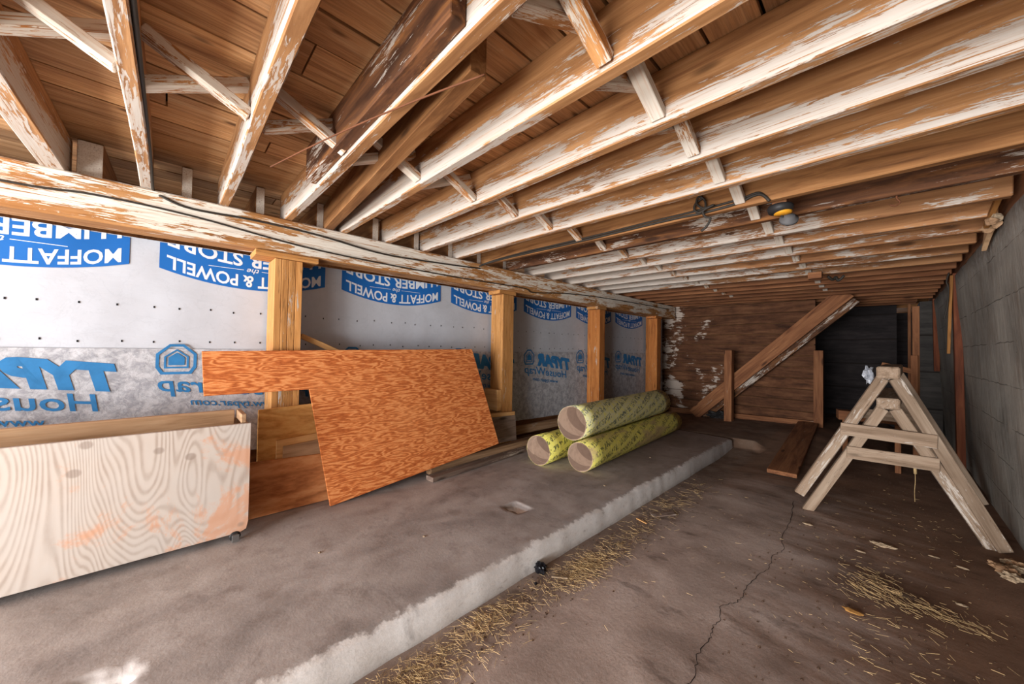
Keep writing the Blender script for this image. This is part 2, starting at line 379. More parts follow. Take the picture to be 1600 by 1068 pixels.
# ------------------------------------------------------------------ walls
def block(name, lo, hi, mat, kind='structure', **kw):
    bm = bmesh.new(); c = [(a+b)/2 for a, b in zip(lo, hi)]
    boxbm(bm, hi[0]-lo[0], hi[1]-lo[1], hi[2]-lo[2], bev=0)
    o = link(name, tomesh(bm, name), mat); o.location = c; return tag(o, kind=kind, **kw)
def cwall_mat():
    s = NT('board_formed_concrete'); co = s.coords(False); x, y, z = s.sep(co)
    n = s.noise(co, (1, 1, 1), 1.8, 8, .6, .3); n2 = s.noise(co, (1, 2.2, .7), 4, 7, .65)
    c = s.ramp(n, (.3, srgb(122, 116, 108)), (.5, srgb(152, 146, 137)), (.72, srgb(174, 167, 156)))
    c = s.mix(s.math('MULTIPLY', s.step(n2, .5, .7), .35), c, srgb(120, 96, 74))
    zz = s.math('ADD', z, s.math('MULTIPLY', n2, .03))
    fr = s.math('ABSOLUTE', s.math('SUBTRACT', s.math('FRACT', s.math('MULTIPLY', zz, 4.1)), .5))
    jm = s.math('MULTIPLY', s.math('SUBTRACT', 1., s.step(fr, .0, .018)), s.step(s.noise(co, (0, 1, 1), 3., 4, .6), .42, .56))
    c = s.mix(s.math('MULTIPLY', jm, .6), c, srgb(56, 48, 42))
    pit = s.step(s.noise(co, (1, 1, 1), 26, 4, .6), .70, .74)
    c = s.mix(s.math('MULTIPLY', pit, .7), c, srgb(50, 42, 38))
    top = s.math('MULTIPLY', s.step(z, 1.5, 1.68), s.step(s.noise(co, (1, 6, 6), 4, 6, .7), .45, .6))
    c = s.mix(s.math('MULTIPLY', top, .8), c, srgb(176, 172, 166))
    h = s.math('SUBTRACT', n2, s.math('MULTIPLY_ADD', jm, .5, s.math('MULTIPLY', pit, .5)))
    return s.out(c, h, .5, .02, .9)
M['cwall'] = cwall_mat()
# right wall leans in slightly: foot x=.53, top x=.41
bm = bmesh.new(); ys = lin(-1.9, 9.4, 90); zs = lin(-.2, 1.715, 16)
V = [[bm.verts.new((.53-.12*(z+.12)/1.86+.006*nz(y, z, 3), y, z+(.015*nz(y, 1, 4) if k == 16 else 0))) for y in ys] for k, z in enumerate(zs)]
for a, b in zip(V, V[1:]):
    for i in range(len(ys)-1): bm.faces.new((a[i], a[i+1], b[i+1], b[i]))
bk = [[bm.verts.new((.85, v.co.y, v.co.z)) for v in row] for row in (V[0], V[-1])]
for row, b in ((V[0], bk[0]), (V[-1], bk[1])):
    for i in range(len(ys)-1): bm.faces.new((row[i], row[i+1], b[i+1], b[i]))
o = link('wall_right', tomesh(bm, 'wall_right', True), M['cwall']); tag(o, kind='structure')
def plank_wall_mat(name, a, b, c_, paint, lines=6.2, z0=0.):
    s = NT(name); co = s.coords(False); x, y, z = s.sep(co); z = s.math('ADD', z, z0)
    row = s.math('FLOOR', s.math('MULTIPLY', z, lines)); wn = s.n('ShaderNodeTexWhiteNoise', noise_dimensions='1D'); s.l(row, wn.inputs['W'])
    cx = s.n('ShaderNodeCombineXYZ'); s.l(s.math('MULTIPLY', wn.outputs['Value'], 20.), cx.inputs[0])
    cc = s.vm('ADD', co, cx.outputs[0])
    g = s.math('MULTIPLY_ADD', s.noise(cc, (1.2, 1, 2.5), 2.4, 6, .7), .5, s.math('MULTIPLY', s.noise(cc, (1.5, 1.5, 14), 1.5, 7, .62, .6), .5))
    c = s.ramp(g, (.38, a), (.5, b), (.64, c_))
    c = s.mix(s.math('MULTIPLY', wn.outputs['Value'], .35), c, a)
    fr = s.math('FRACT', s.math('MULTIPLY', z, lines)); gp = s.math('SUBTRACT', 1., s.step(fr, .0, .07))
    c = s.mix(s.math('MULTIPLY', gp, .85), c, srgb(26, 16, 10))
    if paint:
        pn = s.math('MULTIPLY_ADD', s.noise(cc, (6, 6, 22), 1.3, 8, .72, .8), .5, s.noise(co, (1.4, 1, 2.0), 1.6, 5, .6))
        pn = s.math('MULTIPLY_ADD', x, -paint, pn)
        mk = s.step(pn, .90, .94); c = s.mix(s.math('MULTIPLY', mk, .8), c, srgb(196, 180, 166))
    return s.out(c, s.math('SUBTRACT', g, gp), .5, .012, .9)
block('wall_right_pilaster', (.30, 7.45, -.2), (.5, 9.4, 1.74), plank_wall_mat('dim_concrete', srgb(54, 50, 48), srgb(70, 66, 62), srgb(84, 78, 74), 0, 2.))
M['plankwall'] = plank_wall_mat('old_plank_wall', srgb(54, 32, 20), srgb(92, 58, 38), srgb(120, 82, 56), .16, 1/.158, .99)
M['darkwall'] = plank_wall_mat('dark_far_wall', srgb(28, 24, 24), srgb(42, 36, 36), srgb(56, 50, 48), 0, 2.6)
# end wall of horizontal planks, built as real boards
bm = bmesh.new(); z = -.14; 
while z < 1.90:
    h = .158; boxbm(bm, 2.17, .03, h-.006, ctr=(0, R.uniform(-.004, .004), z+h/2-.85), bev=.003); z += h
o = link('wall_end', tomesh(bm, 'wall_end'), M['plankwall']); o.location = (-1.785, 6.52, .85); tag(o, kind='structure')
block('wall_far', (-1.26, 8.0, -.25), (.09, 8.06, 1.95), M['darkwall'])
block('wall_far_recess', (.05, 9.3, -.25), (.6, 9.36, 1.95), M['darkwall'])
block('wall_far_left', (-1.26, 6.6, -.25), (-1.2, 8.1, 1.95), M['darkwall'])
block('wall_left', (-2.93, -1.9, -.2), (-2.85, 6.6, 1.575), plank_wall_mat('left_sheathing', srgb(84, 50, 28), srgb(124, 80, 48), srgb(150, 102, 66), 0))
block('wall_end_backing', (-3.6, 6.56, -.25), (-.72, 6.60, 2.05), M['joist_bare'])
block('wall_right_outer', (.85, -1.9, -.3), (.9, 9.4, 2.06), M['joist_bare'])
block('ceiling_far', (-1.26, 8.28, 1.74), (.9, 9.5, 2.06), M['joist_bare'])
block('ground_below', (-3.6, -1.9, -.4), (.9, 9.5, -.3), M['joist_bare'])
block('trim_1', (-3.62, -1.9, 1.2), (-3.58, 6.6, 2.1), M['joist_bare'])
block('wall_left_upper', (-3.6, -1.9, 1.5), (-2.85, -1.86, 2.1), M['joist_bare'])

# ------------------------------------------------------------------ ceiling deck
S = -.0156
ZB = 1.786                 # joist underside at the beam (x=-2.6)
def zb(x): return ZB+S*(x+2.6)
JH = .186
def deck_mat():
    s = NT('deck_boards'); co = s.coords(False); x, y, z = s.sep(co)
    at = s.n('ShaderNodeAttribute', attribute_name='rnd').outputs['Fac']
    cx = s.n('ShaderNodeCombineXYZ'); s.l(s.math('MULTIPLY', at, 40.), cx.inputs[1]); s.l(s.math('MULTIPLY', at, 13.), cx.inputs[0])
    cc = s.vm('ADD', co, cx.outputs[0])
    g = s.noise(cc, (15, 1.4, 15), 1.5, 6, .62, .9); g2 = s.noise(cc, (120, 5, 1), 1, 3, .6)
    c = s.ramp(g, (.28, srgb(146, 100, 62)), (.5, srgb(208, 158, 106)), (.72, srgb(228, 186, 138)))
    c = s.mix(s.math('MULTIPLY', s.math('FRACT', s.math('MULTIPLY', at, 7.)), .45), c, srgb(136, 96, 66))
    c = s.mix(s.math('MULTIPLY', s.step(g2, .4, .65), .35), c, srgb(90, 50, 26))
    gy = s.step(s.noise(co, (1, .6, 1), 1.1, 4, .5), .42, .68)
    c = s.mix(s.math('MULTIPLY', gy, .3), c, srgb(128, 108, 92))
    hs = s.n('ShaderNodeHueSaturation'); s.l(c, hs.inputs['Color']); s.l(s.math('MULTIPLY_ADD', s.math('FRACT', s.math('MULTIPLY', at, 31.)), .5, .70), hs.inputs['Value']); c = hs.outputs[0]
    vo = s.n('ShaderNodeTexVoronoi'); s.l(s.vm('MULTIPLY', cc, (8, 3, 1)), vo.inputs['Vector']); vo.inputs['Scale'].default_value = .8
    c = s.mix(s.math('MULTIPLY', s.math('SUBTRACT', 1., s.step(vo.outputs['Distance'], .05, .12)), .75), c, srgb(52, 28, 14))
    mk = s.step(s.noise(cc, (26, 5, 26), 1.3, 8, .75, 1.), .66, .69); c = s.mix(s.math('MULTIPLY', mk, .6), c, srgb(204, 192, 176))
    return s.out(c, g, .4, .006)
M['deck'] = deck_mat()
bm = bmesh.new(); lay = bm.verts.layers.float.new('rnd'); x = -3.58
while x < .7:
    w = R.choice((.135, .14, .15, .16, .185)); y = -1.9
    while y < 8.2:
        L = R.choice((2.4, 3.1, 3.7)) if y > -1.8 else R.uniform(1, 3); L = min(L, 8.3-y)
        n0 = len(bm.verts); rh = R.uniform(-.003, .003)
        g = bmesh.new(); bmesh.ops.create_cube(g, size=1)
        for v in g.verts: v.co = Vector((x+w/2+v.co.x*(w-.011), y+L/2+v.co.y*(L-.006), zb(x+w/2)+JH+.012+v.co.z*.022+rh))
        tm = bpy.data.meshes.new('t'); g.to_mesh(tm); g.free(); bm.from_mesh(tm); bpy.data.meshes.remove(tm)
        bm.verts.ensure_lookup_table(); rv = R.random()
        for v in bm.verts[n0:]: v[lay] = rv
        y += L
    x += w
o = link('ceiling', tomesh(bm, 'ceiling'), M['deck']); tag(o, kind='structure')
block('ceiling_backing', (-3.6, -1.9, 2.03), (.9, 8.3, 2.06), plain('dark_subfloor', srgb(60, 40, 28), .9))

# ------------------------------------------------------------------ beam and posts on the left
XB = -2.45*KS
b = board('support_beam', (XB-.080, -1.9, 1.679), (XB-.080, 6.45, 1.679), .16, .212, M['beam'], label='long tan support beam with flaking whitewash, carried on the left-hand posts under the joists', cat='beam', wob=.004, seg=40, bev=.008)
YP = [(.455, .608, 1), (2.352, 2.495, 2), (4.055, 4.18, 3), (5.74, 5.88, 4)]
WHICH = ['widest nearest wooden post, with vertical ply seams, behind the notched orange plywood', 'wooden post with nailed blocks at its foot, second along the left wall', 'spotted wooden post rising behind the cardboard tubes, third along the left wall', 'slim orange-brown wooden post nearest the plank end wall, last of the left row']
posts = []
for (y0, y1, k), lab in zip(YP, WHICH):
    e = empty('support_post', ((XB-.105), (y0+y1)/2, -.1), lab, 'post', 'posts under the left beam')
    npl = 4 if k == 1 else 3
    if k == 1:
        wd = (y1-y0)/4
        for i in range(4): board('ply', (XB-.10, y0+wd*(i+.5), -.1), (XB-.10, y0+wd*(i+.5), 1.535), .2, wd-.001, M['post'], up=(0, 1, 0), parent=e)
    else:
        board('upright', (XB-.07, (y0+y1)/2, -.1), (XB-.07, (y0+y1)/2, 1.535), .14, y1-y0, M['post' if k < 3 else 'post_far'], up=(0, 1, 0), parent=e)
        board('backing_plank', (XB-.172, (y0+y1)/2+.012, -.1), (XB-.172, (y0+y1)/2+.012, 1.555), .06, (y1-y0)*.9, M['post' if k < 3 else 'post_far'], up=(0, 1, 0), parent=e)
    if k == 1: board('cap_plate', (XB-.085, y0-.10, 1.555), (XB-.085, y1+.09, 1.555), .19, .035, M['post'], parent=e)
    else: board('cap_plate', (XB-.085, y0-.05, 1.555), (XB-.085, y1+.03, 1.555), .17, .035, M['post' if k < 4 else 'post_far'], parent=e)
    posts.append(e)

# ------------------------------------------------------------------ floor joists
X0, X1 = -3.57, .40
JY = [-.757, -.405, -.105, .205, .523, .855, 1.182, 1.497, 1.815, 2.14, 2.455, 2.80, 3.13, 3.46, 3.79, 4.12, 4.45, 4.78, 5.11, 5.44, 5.77, 6.10, 6.42]
NTH = ['first', 'second', 'third', 'fourth', 'fifth', 'sixth', 'seventh', 'eighth', 'ninth', 'tenth', 'eleventh', 'twelfth', 'thirteenth', 'fourteenth', 'fifteenth', 'sixteenth', 'seventeenth', 'eighteenth', 'nineteenth', 'twentieth', 'twenty-first', 'twenty-second', 'twenty-third', 'twenty-fourth', 'twenty-fifth', 'twenty-sixth']
JLAB = {1: 'thick greyish joist at the top left corner of the view', 2: 'pale joist running straight overhead with a dark cable stapled along its side',
        3: 'whitewashed joist left of the doubled one, running up to the top edge of the photo',
        4: 'whitewashed joist with a dark plank doubled onto its side', 5: 'joist with the broadest clean white paint on its lower half',
        8: 'joist whose side carries the stapled cable towards the lamp socket', 9: 'brown bare joist just behind the lamp socket', 10: 'dark stained joist with a small hook, behind the lamp socket'}
jobs = []
for i, y in enumerate(JY):
    if i == 0: continue
    t = .043 if i > 1 else .075
    mat = M['joist'] if i < 9 else M['joist_far']
    if i == 9: mat = M['joist_bare']
    if i == 10: mat = M['joist_dark']
    if i >= 17: mat = M['brown']
    x0 = XB-.14
    hz = zb((x0+X1)/2)+JH/2
    lab = JLAB.get(i, '%s ceiling joist from the camera, %s' % (NTH[i], 'flaking white paint over brown wood' if i < 17 else 'mostly bare brown wood near the end wall'))
    o = board('floor_joist', (x0, y, zb(x0)+JH/2), (X1, y, zb(X1)+JH/2), t, JH, mat, label=lab, cat='joist', group='ceiling joists', wob=.003, seg=14, bev=.004)
    jobs.append(o)
for i, y in enumerate((6.75, 7.08, 7.41, 7.74)):
    board('floor_joist', (-1.18, y, zb(-.5)+JH/2), (X1 if y < 7.4 else .28, y, zb(.3)+JH/2), .043, JH, M['brown'], label='dark joist over the recess beyond the end wall, %s of four going back' % NTH[i], cat='joist', group='joists over the far recess', bev=.004)
# bare joist squeezed in between, lying skewed and a plank doubled on joist 4
board('skewed_joist', (-2.66, .765, ZB+.085), (-.80, .615, zb(-.8)+.10), .055, .165, M['joist_bare'], label='unpainted brown joist lying skewed between the doubled joist and the broad white one', cat='joist')
board('doubling_plank', (-1.95, .478, zb(-1.9)+.103), (-.70, .478, zb(-.7)+.103), .044, .165, M['joist_dark'], label='dark rough plank doubled onto the side of a joist, its sawn orange end showing', cat='plank', seg=6, wob=.002)
# joist ends of the next bay seen above the beam
for i, y in enumerate((-.30, .048, .382, .72, 1.10, 1.44, 1.77, 2.09, 2.42)):
    t = .045 if i else .085
    e = board('lapped_joist_end', (-3.57, y+.012, zb(-3.5)+JH/2), (-2.665, y, zb(-2.65)+JH/2), t, JH-.01, M['joist_bare'], label='white painted end of a neighbouring bay joist above the beam, %s from the left' % NTH[i], cat='joist end', group='joist ends above the beam')
    p = board('painted_end', (-2.665, y, zb(-2.65)+JH/2), (-2.662, y, zb(-2.65)+JH/2), t-.004, JH-.016, M['white_end'], parent=e)
# cross bridging
def bridging(x, tag_, ya, yb, i, jh=JH, white=False):
    t = .0225
    e = empty('cross_bridging', (x, (ya+yb)/2, zb(x)+.02), 'pair of crossed bridging sticks, %s row, %s bay from the camera' % (tag_, NTH[i]), 'bridging', 'cross bridging between joists')
    zt, zl = zb(x)+jh-.026, zb(x)+.026
    mt = M['brace_white'] if white else M['brace']
    board('strip', (x+.030, ya+t, zt), (x+.030, yb-t, zl), .046, .034, mt, up=(0, 0, 1), parent=e)
    board('strip', (x-.022, ya+t, zl), (x-.022, yb-t, zt), .046, .034, M['brace'], up=(0, 0, 1), parent=e)
for i in range(0, 19): bridging(-1.56, 'left-hand', JY[i+1], JY[i+2], i)
for i in range(3, 19):
    bridging(-.555, 'right-hand', JY[i+1], JY[i+2], i, white=(i >= 6))

# ------------------------------------------------------------------ header plate above the right wall
board('header_plate', (.50, -1.9, 1.81), (.50, 8.2, 1.81), .16, .16, M['brown'], label='dark timber plate lying along the top of the concrete wall', cat='timber', seg=20, wob=.004)

# ------------------------------------------------------------------ house wrap on the left wall
def wrap_mat(name, base, dirty, crumple, cs):
    s = NT(name); co = s.coords(False)
    n = s.noise(co, (1, 1, 1), 2.2, 6, .6); cr = s.noise(co, (1, 1, 1), cs, 8, .75, .4)
    c = s.mix(s.math('MULTIPLY', s.step(n, .3, .8), .25), base, tuple(v*.82 for v in base))
    c = s.mix(s.math('MULTIPLY', s.step(cr, .38, .62), crumple), c, dirty)
    w = s.noise(co, (1, .7, 3), 2., 4, .5, .4)
    crs = s.math('SUBTRACT', 1., s.step(s.math('ABSOLUTE', s.math('SUBTRACT', s.noise(co, (1, 1, 1), cs*.8, 5, .6, .5), .5)), .0, .018))
    c = s.mix(s.math('MULTIPLY', crs, crumple*.5), c, srgb(84, 84, 92))
    return s.out(c, s.math('ADD', w, s.math('MULTIPLY', cr, crumple)), .35, .02, .55)
M['wrap_top'] = wrap_mat('grey_white_housewrap', srgb(186, 189, 196), srgb(150, 150, 154), .12, 8)
M['wrap_low'] = wrap_mat('silver_grey_housewrap', srgb(190, 190, 194), srgb(108, 108, 116), .6, 17)
XW = -2.84
def bulge(y, z):
    return .007*nz(y, z*1.3, 1.6, 4)+.004*nz(y, z, 5, 7)
def sheet(name, y0, y1, z0f, z1, xoff, mat, th=.0015):
    bm = bmesh.new(); ny, nzn = 240, 26; rows = []
    for j in range(nzn+1):
        row = []
        for i in range(ny+1):
            y = y0+(y1-y0)*i/ny; z0 = z0f(y); z = z0+(z1-z0)*j/nzn
            row.append(bm.verts.new((xoff+bulge(y, z), y, z)))
        rows.append(row)
    for a, b_ in zip(rows, rows[1:]):
        for i in range(ny): bm.faces.new((a[i], a[i+1], b_[i+1], b_[i]))
    o = link(name, tomesh(bm, name, True), mat)
    return o
XT, XL = XW+.012, XW+.022
wt = sheet('housewrap', -1.8, 6.45, lambda y: .93, 1.573, XT, M['wrap_top'])
tag(wt, 'smooth grey-white upper housewrap sheet printed with upside-down blue store badges', 'housewrap')
wl = sheet('housewrap', -1.8, 6.45, lambda y: .30+.03*math.sin(y*5) if y < .44 else (.20+.015*math.sin(y*3)+.02*max(0, y-3)), .968, XL, M['wrap_low'])
tag(wl, 'crumpled silver-grey lower housewrap sheet with mirrored blue lettering', 'housewrap')
def font2d(txt, bold=0., shear=0.):
    cu = bpy.data.curves.new('f', 'FONT'); cu.body = txt; cu.offset = bold; cu.shear = shear; cu.resolution_u = 3
    ob = bpy.data.objects.new('f', cu); COL.objects.link(ob); dg = bpy.context.evaluated_depsgraph_get()
    me = bpy.data.meshes.new_from_object(ob.evaluated_get(dg)); COL.objects.unlink(ob); bpy.data.objects.remove(ob)
    bm = bmesh.new(); bm.from_mesh(me); bpy.data.meshes.remove(me)
    bmesh.ops.remove_doubles(bm, verts=bm.verts[:], dist=1e-5)
    xs = [v.co.x for v in bm.verts]; ys_ = [v.co.y for v in bm.verts]
    x0, x1, y0, y1 = min(xs), max(xs), min(ys_), max(ys_)
    out = [((v.co.x-x0)/(x1-x0)-.5, (v.co.y-y0)/(y1-y0)) for v in bm.verts]
    bm.verts.index_update(); fs = [[v.index for v in fa.verts] for fa in bm.faces]; bm.free()
    return out, fs
FT = {k: font2d(t, b_, sh) for k, t, b_, sh in (('moff', 'MOFFATT & POWELL', .022, 0), ('lum', 'LUMBER STORE', .022, 0), ('the', 'the', .006, .35), ('typ', 'TYPAR', .075, .22), ('hw', 'HouseWrap', .012, .12), ('www', 'www.typar.com', .012, .2))}
def add_print(bm, data, fn, mi=0):
    vs, fs = data; V = [bm.verts.new(fn(a, b_)) for a, b_ in vs]
    for fa in fs:
        try: q = bm.faces.new([V[i] for i in fa]); q.material_index = mi
        except ValueError: pass
def refine(poly_fn, nx, ny):
    vs = []; fs = []
    for j in range(ny+1):
        for i in range(nx+1): vs.append(poly_fn(i/nx-.5, j/ny))
    for j in range(ny):
        for i in range(nx): a = j*(nx+1)+i; fs.append((a, a+1, a+nx+2, a+nx+1))
    return vs, fs
def zrot(s_): return 1.352-.002  # base height of the arc's lowest point (upper wrap, after scaling)
ZC = 1+(1.33-1)*KS; WD = .86
def badge(y0):
    yc = y0+WD/2; bm = bmesh.new()
    arc = lambda s_: ZC+.075*(2*s_)**2          # s_ -.5..+.5
    def place(s_, z, lift): y = yc+s_*WD; return (XT+bulge(y, z)+lift+.002, y, z)
    v, fs = refine(lambda a, b_: (a, b_), 40, 8)
    add_print(bm, (v, fs), lambda a, b_: place(a, arc(a)*(1-b_)+1.568*b_, .0012), 0)
    # thin white outline just inside the badge
    # upright text rotated by half a turn: reading direction runs to -y, tops point down
    def put(key, w, base, top, lift=.0018, s0=0., arcf=True):
        def fn(a, b_):
            s_ = -(a*w)-s0; z_ = min(base+(top-base)*b_, 1.572-((arc(s_)-ZC) if arcf else 0))
            return place(s_, (arc(s_)-ZC if arcf else 0)+z_, lift)
        add_print(bm, FT[key], fn, 1)
    put('moff', .93, ZC+.090, ZC+.014)
    put('lum', .93, ZC+.226, ZC+.142, s0=0)
    put('the', .075, ZC+.136, ZC+.104, arcf=False)
    for sg in (-1, 1):
        v, fs = refine(lambda a, b_: (a, b_), 4, 1)
        add_print(bm, (v, fs), lambda a, b_: place(sg*.155+a*.2, ZC+.122+b_*.003, .0022), 1)
    o = link('printed_badge', tomesh(bm, 'printed_badge'), [M['blue_ink'], M['white_ink']]); o.parent = wt
    tag(o, 'blue badge with upside-down white lettering')
for k in range(-1, 6): badge((-.05+.92*k)*KS)
M['typ_ink'] = M['blue_ink_faded']
def typar(y0):
    bm = bmesh.new(); y0s = y0
    def put(key, ya, yb, zl, zh, slope=0., arcf=0):
        yc = (ya+yb)/2
        def fn(a, b_):
            y = yc-a*(yb-ya); z_ = zl+(zh-zl)*b_+-.12*(y-y0s-.42); return (XL+bulge(y, z_)+.0035, y, z_)
        add_print(bm, FT[key], fn, 0)
    Z = lambda z: 1+(z-1)*KS
    put('typ', y0s+.22, y0s+.83, Z(.80), Z(.94))
    put('hw', y0s+.01, y0s+.77, Z(.675), Z(.785))
    put('www', y0s+.15, y0s+.60, Z(.62), Z(.665))
    # house emblem: rounded hexagon ring, pentagon ring, solid pentagon
    cy, cz = y0s+.085, Z(.915)
    def ring(shape, r0, r1):
        n = len(shape)
        for i in range(n):
            a, b_ = shape[i], shape[(i+1) % n]; q = []
            for (px, pz), rr in ((a, r1), (b_, r1), (b_, r0), (a, r0)):
                y, z_ = cy+px*rr, cz+pz*rr; q.append(bm.verts.new((XL+bulge(y, z_)+.0035, y, z_)))
            bm.faces.new(q)
    hexa = [(-1, -.55), (-.75, -1), (.75, -1), (1, -.55), (1, .35), (.35, 1), (-.35, 1), (-1, .35)]
    house = [(-.9, -.9), (.9, -.9), (.9, .25), (0, 1), (-.9, .25)]
    ring(hexa, .072, .086); ring(house, .048, .058); ring(house, 0.0005, .038)
    o = link('printed_lettering', tomesh(bm, 'printed_lettering'), M['typ_ink']); o.parent = wl
    tag(o, 'blue mirrored lettering with a house emblem')
for k in range(-1, 6): typar((-.05+.92*k)*KS)
# staples
bm = bmesh.new()
for row, zz in enumerate((1.20, 1.01)):
    for i in range(60):
        y = -1.2+i*.125+R.uniform(-.02, .02); z_ = zz+R.uniform(-.006, .006)
        boxbm(bm, .003, .006, .011, ctr=(XT+bulge(y, z_)+.001, y, z_), bev=0)
o = link('staples', tomesh(bm, 'staples'), M['stone']); o.parent = wt; tag(o, kind='stuff')

# ------------------------------------------------------------------ sheet goods along the left wall
def nrm(v): return Vector(v).normalized()
PX = Vector((1, 0, .17)).normalized()
def sheet_poly(name, pts, th, mat, nrm_, label, cat):
    """flat board; local X along the board's length, Z up, Y thickness"""
    o3 = Vector(pts[0]); xax = Vector((0, 1, 0)); yax = Vector(nrm_).normalized(); zax = xax.cross(yax); zax = -zax if zax.z < 0 else zax
    mm = Matrix((xax, zax.cross(xax), zax)).transposed().to_4x4(); c = sum((Vector(p) for p in pts), Vector())/len(pts); mm.translation = c
    inv = mm.inverted(); q = [inv @ Vector(p) for p in pts]
    s_ = 1 if (inv.to_3x3() @ yax).y > 0 else -1
    bm = bmesh.new(); poly_prism(bm, [(v.x, 0, v.z) for v in q], (0, -s_*th, 0))
    bmesh.ops.bevel(bm, geom=bm.edges[:], offset=.0015, segments=1, affect='EDGES')
    o = link(name, tomesh(bm, name), mat); o.matrix_world = mm; return tag(o, label, cat)
sheet_poly('plywood_sheet', [(-2.557, .127, .961), (-2.563, 1.954, .993), (-2.420, 2.167, .147), (-2.394, .748, .004), (-2.518, .647, .727), (-2.517, .139, .722)], .016, M['orange_ply'], (1, 0, .17), 'large orange plywood sheet with a notched corner, leaning on the posts', 'plywood')
sheet_poly('plywood_board', [(-2.566, .389, .614), (-2.566, .73, .628), (-2.566, .73, .0), (-2.566, .39, .0)], .018, M['yellow_ply'], (1, 0, 0), 'yellow-brown plywood panel standing against the nearest post', 'plywood')
sheet_poly('plywood_offcut', [(-2.550, .481, .424), (-2.550, .75, .438), (-2.550, .75, .0), (-2.550, .484, .0)], .012, M['pine'], (1, 0, 0), 'pale pine offcut standing in front of the yellow plywood panel', 'plywood')
sheet_poly('plywood_offcut', [(-2.538, .515, .385), (-2.538, .76, .398), (-2.538, .76, .0), (-2.538, .515, .0)], .010, M['lumber'], (1, 0, 0), 'greyish thin plywood offcut in front of the pale pine one', 'plywood')
sheet_poly('plywood_board', [(-2.528, .335, .322), (-2.528, .85, .300), (-2.515, .85, .003), (-2.515, .335, .003)], .013, M['brown_ply'], (1, 0, .05), 'low brown plywood panel standing on the slab between box and orange sheet', 'plywood')
# stick behind the orange sheet
board('brace_stick', (-2.70, .63, 1.065), (-2.66, .98, .90), .03, .035, M['pine'], label='short slanting stick behind the orange sheet, right of the nearest post', cat='stick')
# blocks at the foot of post 2
board('nailed_block', (-2.80, 2.322, .50), (-2.60, 2.322, .50), .05, .20, M['pine'], label='square plywood block nailed beside the second post', cat='block')
board('ledge_strip', (-2.578, 2.16, .375), (-2.578, 2.50, .362), .035, .036, M['pine'], label='yellow strip nailed across the foot of the second post', cat='strip')
sheet_poly('cladding_board', [(-2.575, 2.18, .355), (-2.575, 2.52, .345), (-2.575, 2.54, .09), (-2.575, 2.22, .10)], .018, M['lumber_grey'], (1, 0, 0), 'dusty grey-brown board covering the foot of the second post', 'board')
# timbers lying along the wall
board('timber_length', (-2.37, 1.43, .019), (-2.60, 3.9, .019), .085, .036, M['lumber_grey'], label='long grey timber lying flat on the slab in front of the orange sheet', cat='timber')
board('timber_length', (-2.50, 1.5, .045), (-2.62, 5.0, .045), .07, .088, M['lumber'], label='brown timber lying on edge just behind the long grey one', cat='timber')
board('bottom_rail', (-2.745, 2.55, .13), (-2.745, 5.65, .13), .04, .09, M['lumber'], label='brown rail nailed low along the wall under the crumpled wrap', cat='rail')
board('rotten_sill', (-2.70, .9, .03), (-2.70, 5.7, .03), .10, .055, M['joist_dark'], label='dark rotten sill timber at the foot of the left wall', cat='timber', wob=.004, seg=16)

# ------------------------------------------------------------------ wheeled box
e = empty('wheeled_box', (-2.42, -.5, .0), 'long weathered plywood box on casters, open at the top, at the left edge', 'box')
xf, xb_, y0, y1 = -2.30, -2.545, -1.35, .32
bm = bmesh.new(); Lx = y1-y0; pts = [(-Lx/2, 0, .0), (Lx/2-.035, 0, -.0), (Lx/2-.008, 0, .012), (Lx/2, 0, .05), (Lx/2, 0, .555), (-Lx/2, 0, .565)]
poly_prism(bm, pts, (0, .018, 0)); bmesh.ops.bevel(bm, geom=bm.edges[:], offset=.002, segments=1, affect='EDGES')
o = link('front_panel', tomesh(bm, 'fp'), M['box_ply']); o.parent = e
o.matrix_local = Matrix.Translation(e.location).inverted() @ (Matrix.Translation((xf, (y0+y1)/2, .036)) @ Matrix.Rotation(math.pi/2, 4, 'Z'))
board('top_rail', (xf-.037, y0, .570), (xf-.037, y1-.004, .570), .034, .034, M['lumber'], parent=e)
board('back_panel', (xb_, y0, .31), (xb_, y1, .32), .02, .54, M['box_ply'], parent=e)
board('back_rail', (xb_+.03, y0, .595), (xb_+.03, y1-.05, .595), .036, .085, M['lumber_pale'], parent=e)
board('end_panel', (xf-.02, y1-.012, .31), (xb_+.012, y1-.012, .315), .02, .54, M['lumber'], parent=e)
board('end_rail', (xf-.02, y1-.03, .615), (xb_+.012, y1-.03, .615), .022, .045, M['lumber'], parent=e)
board('end_panel', (xf-.02, y0+.012, .31), (xb_+.012, y0+.012, .315), .02, .54, M['lumber'], parent=e)
board('bottom_panel', (xf-.13, y0+.02, .07), (xf-.13, y1-.02, .07), .20, .018, M['lumber'], parent=e)
for cx_, cy_ in ((xf-.035, y1-.055), (xb_+.035, y1-.055), (xf-.035, y0+.1), (xb_+.035, y0+.1)):
    g = lathe('w', [(.008, -.009), (.021, -.009), (.024, -.006), (.024, .006), (.021, .009), (.008, .009)], 20)
    w = link('caster', g, M['black']); w.parent = e; w.matrix_local = Matrix.Translation(Vector((cx_+.03, cy_, .0245))-e.location) @ Matrix.Rotation(math.pi/2, 4, 'Y')
    bm = bmesh.new(); boxbm(bm, .003, .022, .035, ctr=(.0115, 0, .018)); boxbm(bm, .003, .022, .035, ctr=(-.0115, 0, .018)); boxbm(bm, .035, .03, .004, ctr=(0, 0, .036))
    fk = link('fork', tomesh(bm, 'fork'), M['grey_metal']); fk.parent = w; fk.matrix_local = w.matrix_local.to_3x3().inverted().to_4x4() @ Matrix.Translation((0, 0, 0))

